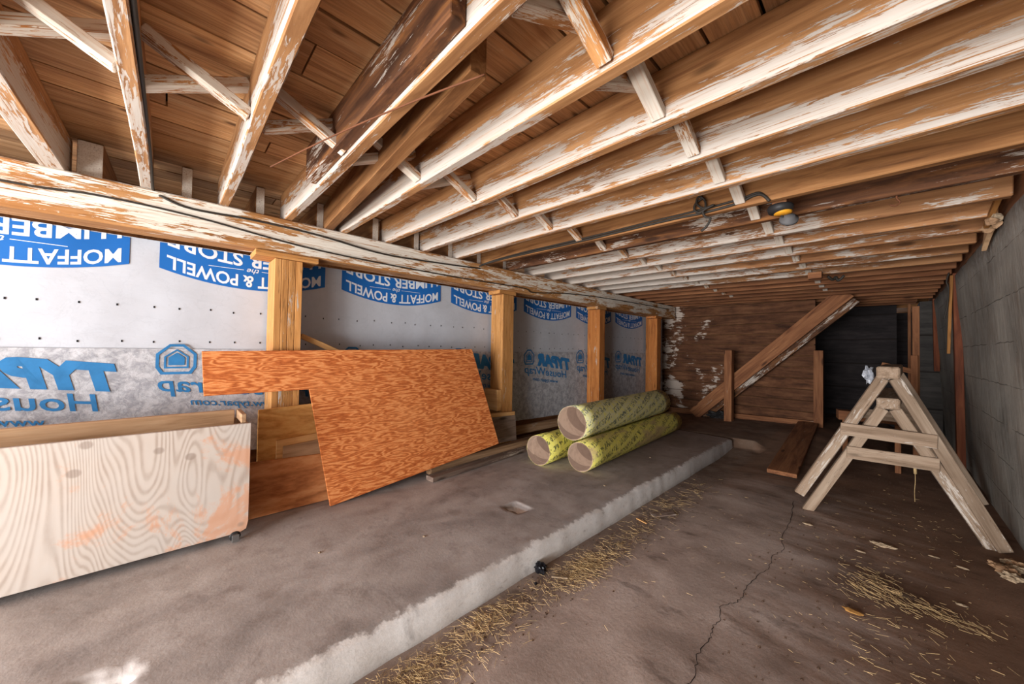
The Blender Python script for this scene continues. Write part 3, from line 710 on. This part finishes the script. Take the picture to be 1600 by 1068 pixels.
# ------------------------------------------------------------------ form tubes
def tube_mat(name, base, ink, wear):
    s = NT(name); co = s.coords(False); x, y, z = s.sep(co)
    ang = s.math('ARCTAN2', y, x)
    st = s.math('ADD', s.math('MULTIPLY', ang, .55), s.math('MULTIPLY', z, 9.))
    sw = s.math('FRACT', st)
    cx = s.n('ShaderNodeCombineXYZ'); s.l(s.math('MULTIPLY', ang, 3.2), cx.inputs[0]); s.l(s.math('MULTIPLY', z, 22.), cx.inputs[1])
    vo = s.n('ShaderNodeTexVoronoi', distance='CHEBYCHEV'); s.l(cx.outputs[0], vo.inputs['Vector']); vo.inputs['Scale'].default_value = 1.4; vo.inputs['Randomness'].default_value = .7
    d = vo.outputs['Distance']
    mk = s.math('MULTIPLY', s.step(d, .22, .26), s.math('SUBTRACT', 1., s.step(d, .36, .40)))
    n = s.noise(co, (1, 1, 1), 7, 6, .65)
    c = s.mix(s.math('MULTIPLY', s.step(n, .4, .7), .3), base, tuple(v*.8 for v in base))
    c = s.mix(s.math('MULTIPLY', mk, .6), c, srgb(226, 214, 84))
    row = s.math('FRACT', s.math('MULTIPLY_ADD', ang, 1.432, s.math('MULTIPLY', z, 3.)))
    inrow = s.math('MULTIPLY', s.step(row, .16, .2), s.math('SUBTRACT', 1., s.step(row, .74, .78)))
    gly = s.step(s.noise(co, (1, 1, 1.4), 46, 1, .4), .48, .51)
    wd = s.step(s.noise(co, (1, 1, 2), 9, 1, .4), .38, .40)
    c = s.mix(s.math('MULTIPLY', s.math('MULTIPLY', inrow, wd), s.math('MULTIPLY', gly, .85)), c, ink)
    ed = s.math('SUBTRACT', 1., s.step(s.math('ABSOLUTE', s.math('SUBTRACT', sw, .5)), .02, .05))
    c = s.mix(s.math('MULTIPLY', ed, .5), c, srgb(232, 222, 120))
    wr = s.step(s.noise(co, (1, 1, .3), 5, 6, .65), .62-wear, .74-wear)
    c = s.mix(s.math('MULTIPLY', wr, .7), c, srgb(176, 148, 112))
    return s.out(c, None, rough=.55)
M['tube_a'] = tube_mat('yellow_printed_tube', srgb(208, 200, 104), srgb(50, 56, 44), -.04)
M['tube_b'] = tube_mat('pale_printed_tube', srgb(212, 206, 158), srgb(84, 96, 92), .0)
M['tube_c'] = tube_mat('scuffed_printed_tube', srgb(204, 194, 104), srgb(88, 90, 58), .16)
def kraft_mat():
    s = NT('spiral_wound_cardboard_shade'); co = s.coords(False); x, y, z = s.sep(co)
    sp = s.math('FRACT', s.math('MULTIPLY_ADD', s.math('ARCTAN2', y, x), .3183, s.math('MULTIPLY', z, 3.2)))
    c = s.mix(s.step(sp, .49, .51), srgb(150, 126, 108), srgb(120, 98, 84))  # spiral winding in two tones, imitating light and shade inside the tube
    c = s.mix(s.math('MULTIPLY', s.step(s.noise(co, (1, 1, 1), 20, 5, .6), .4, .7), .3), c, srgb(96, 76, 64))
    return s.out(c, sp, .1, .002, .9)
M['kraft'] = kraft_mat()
def form_tube(p0, p1, rad, mat, label, inner=False, letters=True):
    p0, p1 = Vector(p0), Vector(p1); L = (p1-p0).length
    rot = (p1-p0).to_track_quat('Z', 'Y').to_matrix().to_4x4(); rot.translation = p0
    e = empty('form_tube', p0, label, 'cardboard tube', 'cardboard form tubes on the slab'); e.matrix_world = rot
    n = 56; bm = bmesh.new()
    def shell(ra, rb, z0_, z1_, nm, mt):
        bm = bmesh.new(); R_ = []
        prof = [(ra, z0_), (rb, z0_)]+[(rb, z0_+(z1_-z0_)*k/12) for k in range(1, 12)]+[(rb, z1_), (ra, z1_)]
        for rr, z_ in prof: R_.append([bm.verts.new((rr*math.cos(2*math.pi*k/n)*(1+.006*math.sin(2*k*6.28/n)), rr*math.sin(2*math.pi*k/n), z_)) for k in range(n)])
        R_.append(R_[0])
        for a, b_ in zip(R_, R_[1:]):
            for k in range(n): bm.faces.new((a[k], a[(k+1) % n], b_[(k+1) % n], b_[k]))
        o = link(nm, tomesh(bm, nm, False), mt)
        for p_ in o.data.polygons:
            p_.use_smooth = abs(p_.normal.z) < .5
        o.parent = e; return o
    shell(rad-.0012, rad, 0, L, 'printed_shell', mat)
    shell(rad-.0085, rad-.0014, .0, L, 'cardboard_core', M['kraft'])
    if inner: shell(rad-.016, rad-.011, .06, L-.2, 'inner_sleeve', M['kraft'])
    return e
r1, r2_, r3 = .120, .128, .148
form_tube((-1.750, 2.46, r1+.002), (-1.89, 4.62, r1+.002), r1, M['tube_c'], 'scuffed yellow cardboard tube lying on the slab, nearest the step')
form_tube((-2.085, 2.32, r2_+.002), (-2.215, 4.40, r2_+.002), r2_, M['tube_a'], 'bright yellow cardboard tube lying nearest the wall, a second sleeve inside it', inner=True)
form_tube((-1.905, 2.55, .362), (-2.02, 4.52, .362), r3, M['tube_b'], 'pale widest cardboard tube resting on top of the two others')

# ------------------------------------------------------------------ sawhorses
lv, av = Vector((.985, .17, 0)), Vector((.03, 1, 0))
def sawhorse(org, label, zt, ztop, feetL, feetR, cb, cbx, rear=.98):
    o3 = Vector(org); e = empty('sawhorse', o3, label, 'sawhorse', 'stacked wooden sawhorses')
    P = lambda s_, a_, z: tuple(o3+lv*s_+av*a_+Vector((0, 0, z)))
    hb = ztop-zt
    board('top_beam', P(.0, -.045, zt+hb/2), P(0, rear+.06, zt+hb/2), .105, hb, M['saw'], parent=e, bev=.008)
    for a_ in (0, rear):
        board('leg', P(-.028, a_, zt), P(*feetL[:1], a_, feetL[1]), .036, .058, M['saw'], up=lv, parent=e)
        board('leg', P(.028, a_, zt), P(*feetR[:1], a_, feetR[1]), .036, .058, M['saw'], up=lv, parent=e)
        off = -.028 if a_ == 0 else .028
        board('crossbar', P(cbx[0], a_+off, cb[0]), P(cbx[1], a_+off, cb[1]), .02, .080, M['saw'], parent=e)
    for sg, ft in ((-1, feetL), (1, feetR)):
        k = .56; sx = sg*.028+(ft[0]-sg*.028)*k; zz = zt+(ft[1]-zt)*k
    return e
sawhorse((.0, 3.35, 0), 'lower wooden sawhorse of the stacked pair, standing on the floor by the concrete wall', .655, .725, (-.405, -.105), (.425, -.115), (.350, .345), (-.195, .215))
sawhorse((.0, 3.33, 0), 'upper wooden sawhorse of the pair, its left leg hanging off the floor', .850, .925, (-.445, .01), (.455, -.088), (.505, .485), (-.225, .205), .95)
# crumpled clear plastic on the sawhorse
def lump(name, loc, rad, sc, mat, label, cat, seed=0, sub=3, amp=.5, group=None, freq=2.2):
    bm = bmesh.new(); bmesh.ops.create_icosphere(bm, subdivisions=sub, radius=1)
    for v in bm.verts:
        d = 1+amp*MN.noise(v.co*freq+Vector((seed*7.3, seed, 0)))
        v.co = Vector((v.co.x*sc[0], v.co.y*sc[1], v.co.z*sc[2]))*d*rad
    o = link(name, tomesh(bm, name, False), mat); o.location = loc; return tag(o, label, cat, group)
lump('plastic_wrap', (-.092, 3.42, .86), .045, (.5, .9, 1.1), M['plastic'], 'scrap of clear crumpled plastic hanging beside the top of the sawhorses', 'plastic', 1, 3, 1.0)
# hanging straw string from lower crossbar
o = link('hanging_string', tube_mesh([(.13, 3.9, .2), (.132, 3.9, .1), (.128, 3.9, .02), (.13, 3.9, -.05)], .0018, 'hs', 5), M['straw']); tag(o, 'thin dusty string hanging down between the sawhorse legs', 'string')
o = link('hanging_knot', tube_mesh([(.13, 3.9, .215), (.132, 3.9, .15)], .009, 'hk', 6), M['straw']); o.parent = bpy.data.objects['hanging_string']

# ------------------------------------------------------------------ far end
board('stub_post', (-1.66, 6.12, -.08), (-1.66, 6.12, 1.03), .10, .12, M['brown'], up=(0, 1, 0), label='short square post in front of the diagonal stringer', cat='post')
board('stub_post', (-.655, 6.42, -.08), (-.655, 6.42, 1.045), .10, .125, M['brown'], up=(0, 1, 0), label='short brown post at the edge of the dark recess', cat='post')
board('stair_stringer', (-2.20, 6.24, -.02), (-.36, 6.24, 1.80), .05, .185, M['brown'], label='wide timber stringer slanting up across the end wall', cat='stringer')
board('stringer_batten', (-2.08, 6.36, -.06), (-.28, 6.36, 1.70), .09, .10, M['joist_dark'], label='darker batten running just behind and below the slanting stringer', cat='batten')
board('sill_timber', (-2.7, 6.46, -.03), (-.70, 6.46, .03), .06, .09, M['brown'], label='timber lying along the foot of the end wall', cat='timber')
lump('rubbish_bag', (-1.86, 6.30, .0), .09, (1.5, .6, .7), M['black'], 'dark crumpled rag under the foot of the stringer', 'rag', 3, 3, .8)
board('loose_plank', (-.655, 3.95, floor_z(-.655, 3.95)+.032), (-.755, 6.3, floor_z(-.755, 6.3)+.045), .215, .035, M['brown'], label='wide loose plank lying on the earth floor towards the recess', cat='plank')
e = empty('bracing_post', (.19, 5.5, -.1), 'thin brown post with a thicker lower block, behind the sawhorses', 'post')
board('upright', (.195, 5.5, -.1), (.195, 5.5, 1.50), .05, .06, M['brown'], up=(0, 1, 0), parent=e)
board('lower_block', (.18, 5.46, .55), (.18, 5.46, 1.0), .05, .12, M['brown'], up=(0, 1, 0), parent=e)
board('crosspiece', (-.05, 5.42, .90), (.20, 5.42, .83), .03, .05, M['brown'], parent=e)
e = empty('low_trestle', (-.2, 4.95, -.1), 'low brown trestle behind the sawhorses near the dark recess', 'trestle')
board('top_board', (-.36, 4.95, .39), (.12, 5.05, .39), .14, .09, M['brown'], parent=e)
for xx in (-.30, .06):
    for yy in (4.93, 5.03): board('leg', (xx, yy, -.1), (xx, yy, .35), .04, .04, M['brown'], up=(0, 1, 0), parent=e)
# red stained uprights against the right wall
board('wall_stud', (.445, 5.10, -.12), (.425, 5.10, 1.74), .05, .09, M['red'], up=(0, 1, 0), label='tall reddish-brown upright against the concrete wall behind the sawhorses', cat='stud')
board('nailing_strip', (.372, 5.04, 1.02), (.392, 5.04, 1.72), .02, .022, M['amber'], up=(0, 1, 0), label='narrow amber strip fixed to the edge of the tall red upright', cat='strip')
board('wall_stud', (.435, 7.2, .80), (.425, 7.2, 1.74), .05, .07, M['red'], up=(0, 1, 0), label='shorter dark red upright hanging further back on the concrete wall', cat='stud')
board('corner_board', (.20, 7.3, -.1), (.20, 7.3, 1.70), .03, .04, M['brown'], up=(0, 1, 0), label='thin brown board standing in the dark recess', cat='board')

# ------------------------------------------------------------------ wires and fittings
def wire(name, pts, rad, label, cat='cable', mat='cable', parent=None):
    o = link(name, tube_mesh(pts, rad, name, 6), M[mat]); 
    if parent: o.parent = parent; return o
    return tag(o, label, cat)
xc = XB+.006
wire('cable', [(xc, -1.2*KS, 1.70), (xc, -.51*KS, 1.678), (xc, -.26*KS, 1.697), (xc, .07*KS, 1.688), (xc, .67*KS, 1.628), (xc, 1.61*KS, 1.615), (xc, 2.45*KS, 1.628), (xc, 2.62*KS, 1.60), (xc, 3.2*KS, 1.66), (xc, 4.2*KS, 1.70), (xc, 5.8*KS, 1.72)], .0055, 'thin dark cable sagging along the face of the left beam')
wire('cable', [(-.30, -.079, zb(-.3)+.012), (-1.2, -.079, zb(-1.2)+.012), (-2.1, -.079, zb(-2.1)+.012), (XB-.03, -.079, ZB-.002), (XB+.006, -.05, ZB-.028), (xc, .07, 1.727), (xc, .35, 1.737), (xc, .70, 1.727), (xc, 1.14, 1.690), (xc, 1.70, 1.712), (xc, 2.05, 1.735)], .0065, 'black cable coming down the pale joist and along the top of the beam')
yj = JY[9]-.030
wire('cable', [(xc+.02, 2.02, 1.745), (XB+.14, yj, 1.79), (-2.064, yj, zb(-2)+.012), (-1.549, yj, zb(-1.5)+.010), (-1.064, yj, 1.775), (-.83, yj, 1.772), (-.694, yj, 1.766), (-.541, yj, 1.772), (-.47, yj, 1.79), (-.43, yj+.0, 1.785), (-.40, yj, 1.745)], .007, 'double dark cable stapled along a joist to the lamp socket')
wire('cable', [(xc+.02, 2.04, 1.76), (XB+.16, yj, 1.80), (-2.064, yj, zb(-2)+.026), (-1.5, yj, zb(-1.5)+.024), (-1.0, yj, 1.790), (-.75, yj, 1.787), (-.541, yj, 1.790), (-.45, yj, 1.80), (-.415, yj+.02, 1.775)], .006, 'upper strand of the dark cable running to the lamp socket')
cz = yj-.02
wire('cable_coil', [(-.70, cz, 1.84), (-.735, cz, 1.82), (-.74, cz, 1.785), (-.71, cz, 1.765), (-.685, cz, 1.79), (-.69, cz, 1.83), (-.715, cz-.01, 1.85), (-.725, cz-.01, 1.815), (-.69, cz-.01, 1.78), (-.64, cz-.01, 1.785), (-.69, cz-.015, 1.765), (-.68, cz-.015, 1.73), (-.655, cz-.015, 1.715), (-.67, cz-.015, 1.68), (-.70, cz-.015, 1.655)], .006, 'loose knotted coil of dark cable hanging from the joist by the lamp socket', 'cable')
e = empty('lamp_socket', (-.375, 2.22, 1.735), 'black lamp socket with yellow tape on the ceiling, a grey cap hanging below it', 'lamp socket')
o = link('base', lathe('b', [(0, .012), (.050, .012), (.056, .0), (.050, -.022), (.03, -.03), (0, -.03)]), M['black']); o.parent = e
o = link('yellow_tape', lathe('y', [(.01, -.026), (.040, -.024), (.036, -.034), (.01, -.038)]), M['yellow']); o.parent = e; o.location = (.01, 0, 0)
o = link('mounting_block', (lambda bm: (boxbm(bm, .06, .06, .04), tomesh(bm, 'mb'))[1])(bmesh.new()), M['brown']); o.parent = e; o.location = (0, 0, .03)
o = link('hanging_cap', lathe('c', [(0, .02), (.022, .02), (.026, .008), (.040, .002), (.040, -.010), (.018, -.016), (.014, -.034), (0, -.036)]), plain('dull_grey_cap', srgb(84, 82, 82), .6)); o.parent = e; o.location = (.03, .03, -.055); o.rotation_euler = (.9, .5, 0)
o = link('lead', tube_mesh([(0, 0, -.03), (.01, .01, -.045), (.03, .03, -.05)], .004, 'ld', 6), M['cable']); o.parent = e
wire('hook', [(.03, 2.455, 1.76), (.03, 2.455, 1.735), (.04, 2.455, 1.715), (.025, 2.45, 1.70), (.008, 2.45, 1.71)], .004, 'small bent rusty hook under the dark stained joist', 'hook', 'rust')
wire('twig', [(-1.80, .29, 1.752), (-1.353, .40, 1.742), (-.998, .507, 1.738), (-.753, .60, 1.742)], .003, 'thin rusty rod hanging crosswise under the doubled joist', 'rod', 'rust')
e = empty('junction_block', (-.47, 4.35, 1.70), 'small wooden block with loose dark wires under the far joists', 'junction block')
o = link('block', (lambda bm: (boxbm(bm, .10, .07, .06), tomesh(bm, 'jb'))[1])(bmesh.new()), M['brown']); o.parent = e; o.location = (0, 0, .03)
o = link('wires', tube_mesh([(.08, .12, .03), (.11, .16, -.0), (.13, .18, .025), (.15, .17, -.01), (.19, .16, .03)], .012, 'jw', 6), M['cable']); o.parent = e
wire('cable', [(.375, 5.0, 1.74), (.36, 4.99, 1.66), (.37, 4.99, 1.60), (.365, 5.0, 1.45), (.345, 5.0, 1.33)], .006, 'dark cable hanging beside the tall red upright')
# rot and splinters where the joists meet the wall
sheet_poly('wood_splinter', [(.402, 3.18, 1.70), (.402, 3.34, 1.725), (.40, 3.45, 1.62), (.398, 3.36, 1.655)], .02, M['lumber_pale'], (1, 0, 0), 'pale broken wood splinter stuck at the top of the concrete wall', 'splinter')
board('slanting_lath', (.395, 2.62, 1.90), (.37, 3.20, 1.71), .02, .03, M['amber'], label='thin amber lath slanting across the joist ends above the wall', cat='lath')
for k in range(5):
    lump('wood_crumb', (.385+R.uniform(-.02, .02), 3.02+k*.05, 1.72+R.uniform(-.03, .03)), .022, (1, .8, 1), M['chalk' if k % 2 else 'lumber'], 'crumbling pale wood bits where a joist end meets the wall plate', 'debris', k+10, 2, .9, 'crumbs at the wall plate')

# ------------------------------------------------------------------ litter on the floor
def on(x, y, dz=0): return (x, y, (slab_z(x, y) if (x < XE and y < SLABY) else floor_z(x, y))+dz)
bm = bmesh.new()
def straws(cx_, cy_, sx, sy, n, l0=.004, l1=.045, ang=None):
    for _ in range(n):
        x = R.gauss(cx_, sx); y = R.gauss(cy_, sy)
        if x < XE+.02 and y < SLABY: x = XE+.02+abs(R.gauss(0, .03))
        if x > .5: continue
        L = R.uniform(l0, l1); a = R.uniform(0, math.pi) if ang is None else R.gauss(ang, .5)
        w = R.uniform(.0003, .0007); z = floor_z(x, y)+.0025+R.random()*.006; dz = R.uniform(-.15, .15)*L*.5
        d = Vector((math.cos(a), math.sin(a), 0)); pr = Vector((-d.y, d.x, 0))*w; up = Vector((0, 0, w))
        c = Vector((x, y, z)); p, q = c-d*L/2-Vector((0, 0, min(dz, .002))), c+d*L/2+Vector((0, 0, abs(dz)*.5))
        v = [bm.verts.new(t) for t in (p-pr, p+pr, p+up*1.6, q-pr, q+pr, q+up*1.6)]
        for fa in ((0, 1, 2), (3, 5, 4), (0, 3, 4, 1), (1, 4, 5, 2), (2, 5, 3, 0)): bm.faces.new([v[i] for i in fa])
straws(-1.12, .62, .045, .10, 750); straws(-1.15, .95, .035, .10, 500); straws(-1.08, 1.55, .055, .12, 900); straws(-1.07, 1.9, .05, .15, 250)
straws(-1.12, 1.25, .05, .18, 220); straws(-1.1, 2.6, .06, .35, 260, .015, .07); straws(-1.02, .75, .03, .2, 200)
straws(-.06, 2.42, .05, .08, 160, .01, .06, ang=2.5); straws(.12, 2.38, .10, .05, 160, .01, .06, ang=2.6); straws(.08, 2.0, .14, .16, 60, .01, .05)
straws(-.1, 2.3, .25, .45, 220, .004, .02); straws(.1, 3.2, .2, .6, 120, .006, .03); straws(-.6, 2.6, .25, .8, 50, .006, .03); straws(.2, 1.7, .12, .2, 50)
o = link('straw', tomesh(bm, 'straw'), M['straw']); tag(o, 'loose straw and chaff scattered in the trench and over the brown floor', 'straw', kind='stuff')
bm = bmesh.new()
for _ in range(1100):
    if R.random() < .55: x, y = R.gauss(-1.08, .07), R.uniform(.2, 3.6)
    else: x, y = R.uniform(-.5, .48), R.uniform(1.4, 4.6)
    if x < XE+.02: x = XE+.02+R.random()*.05
    s_ = R.uniform(.0012, .0045); z = floor_z(x, y)
    g = [bm.verts.new((x+s_*a+R.uniform(-.3, .3)*s_, y+s_*b_, z+.001+c_*s_*.8)) for a, b_, c_ in ((-1, -1, 0), (1, -1, 0), (1, 1, 0), (-1, 1, 0), (0, 0, 1))]
    for fa in ((0, 1, 4), (1, 2, 4), (2, 3, 4), (3, 0, 4), (3, 2, 1, 0)): bm.faces.new([g[i] for i in fa])
o = link('crumbs', tomesh(bm, 'crumbs'), plain('dark_crumbs', srgb(86, 66, 52), 1., noise=.5, sc=40)); tag(o, 'small dark crumbs and grit strewn on the lower floor', 'grit', kind='stuff')
lump('clinker', (-1.215, 1.385, -.105), .028, (1.1, .9, .9), M['stone'], 'glossy black lump lying against the white step', 'lump', 2, 3, .7)
lump('stone', (-1.17, 1.30, -.122), .008, (1, 1, .8), M['stone'], 'tiny black stone in the trench beside the black lump', 'stone', 4, 2, .6)
board('paint_stick', (-1.150, 1.392, floor_z(-1.12, 1.4)+.006), (-1.085, 1.44, floor_z(-1.09, 1.44)+.008), .012, .006, M['chalk'], label='short pale stick in the straw right of the black lump', cat='stick')
lump('leaf', on(-.105, 2.12, .008), .026, (1.2, .7, .25), M['leaf'], 'curled yellow leaf on the brown floor', 'leaf', 5, 2, .5)
lump('paper_scrap', on(-.02, 2.98, .008), .035, (1.3, .5, .25), M['chalk'], 'torn pale scrap on the floor in front of the sawhorses', 'scrap', 6, 3, .8)
lump('chalk_chip', on(-.36, 2.98, .006), .018, (1.4, .5, .3), M['chalk'], 'small pale chip beside the floor crack', 'chip', 7, 2, .7)
for k, (x, y) in enumerate(((-.11, 2.8), (.17, 3.02), (.22, 2.55), (.26, 2.98))):
    lump('wood_chip', on(x, y, .005), .014, (1.5, .6, .3), M['chalk'], 'small pale wood chip among the dirt in front of the sawhorses', 'chip', 20+k, 2, .8, 'pale chips on the right floor')
for k in range(7):
    lump('rubble', on(.40+R.uniform(-.03, .05), 3.10+R.uniform(-.12, .16), .012), R.uniform(.014, .03), (1.2, 1, .6), M['chalk' if k % 2 else 'lumber'], 'crumbled pale rubble piled at the foot of the wall by the sawhorse legs', 'rubble', 30+k, 3, .9, 'rubble at the wall foot')
board('wood_scrap', on(-1.12, 2.42, .006), on(-1.02, 2.55, .008), .05, .006, M['lumber_grey'], label='flat grey wood flake in the trench', cat='wood scrap')
board('wood_scrap', on(-1.17, 2.30, .006), on(-1.09, 2.28, .008), .012, .006, M['pine'], label='short pale splinter in the trench beside the grey flake', cat='wood scrap')
for k, (x, y) in enumerate(((-1.7, 1.0), (-1.9, .55), (-1.45, 2.35), (-1.55, 3.3))):
    lump('pebble', on(x, y, .002), .006, (1.3, 1, .5), M['chalk'], 'tiny pale pebble on the slab', 'pebble', 40+k, 2, .6, 'pebbles on the slab')
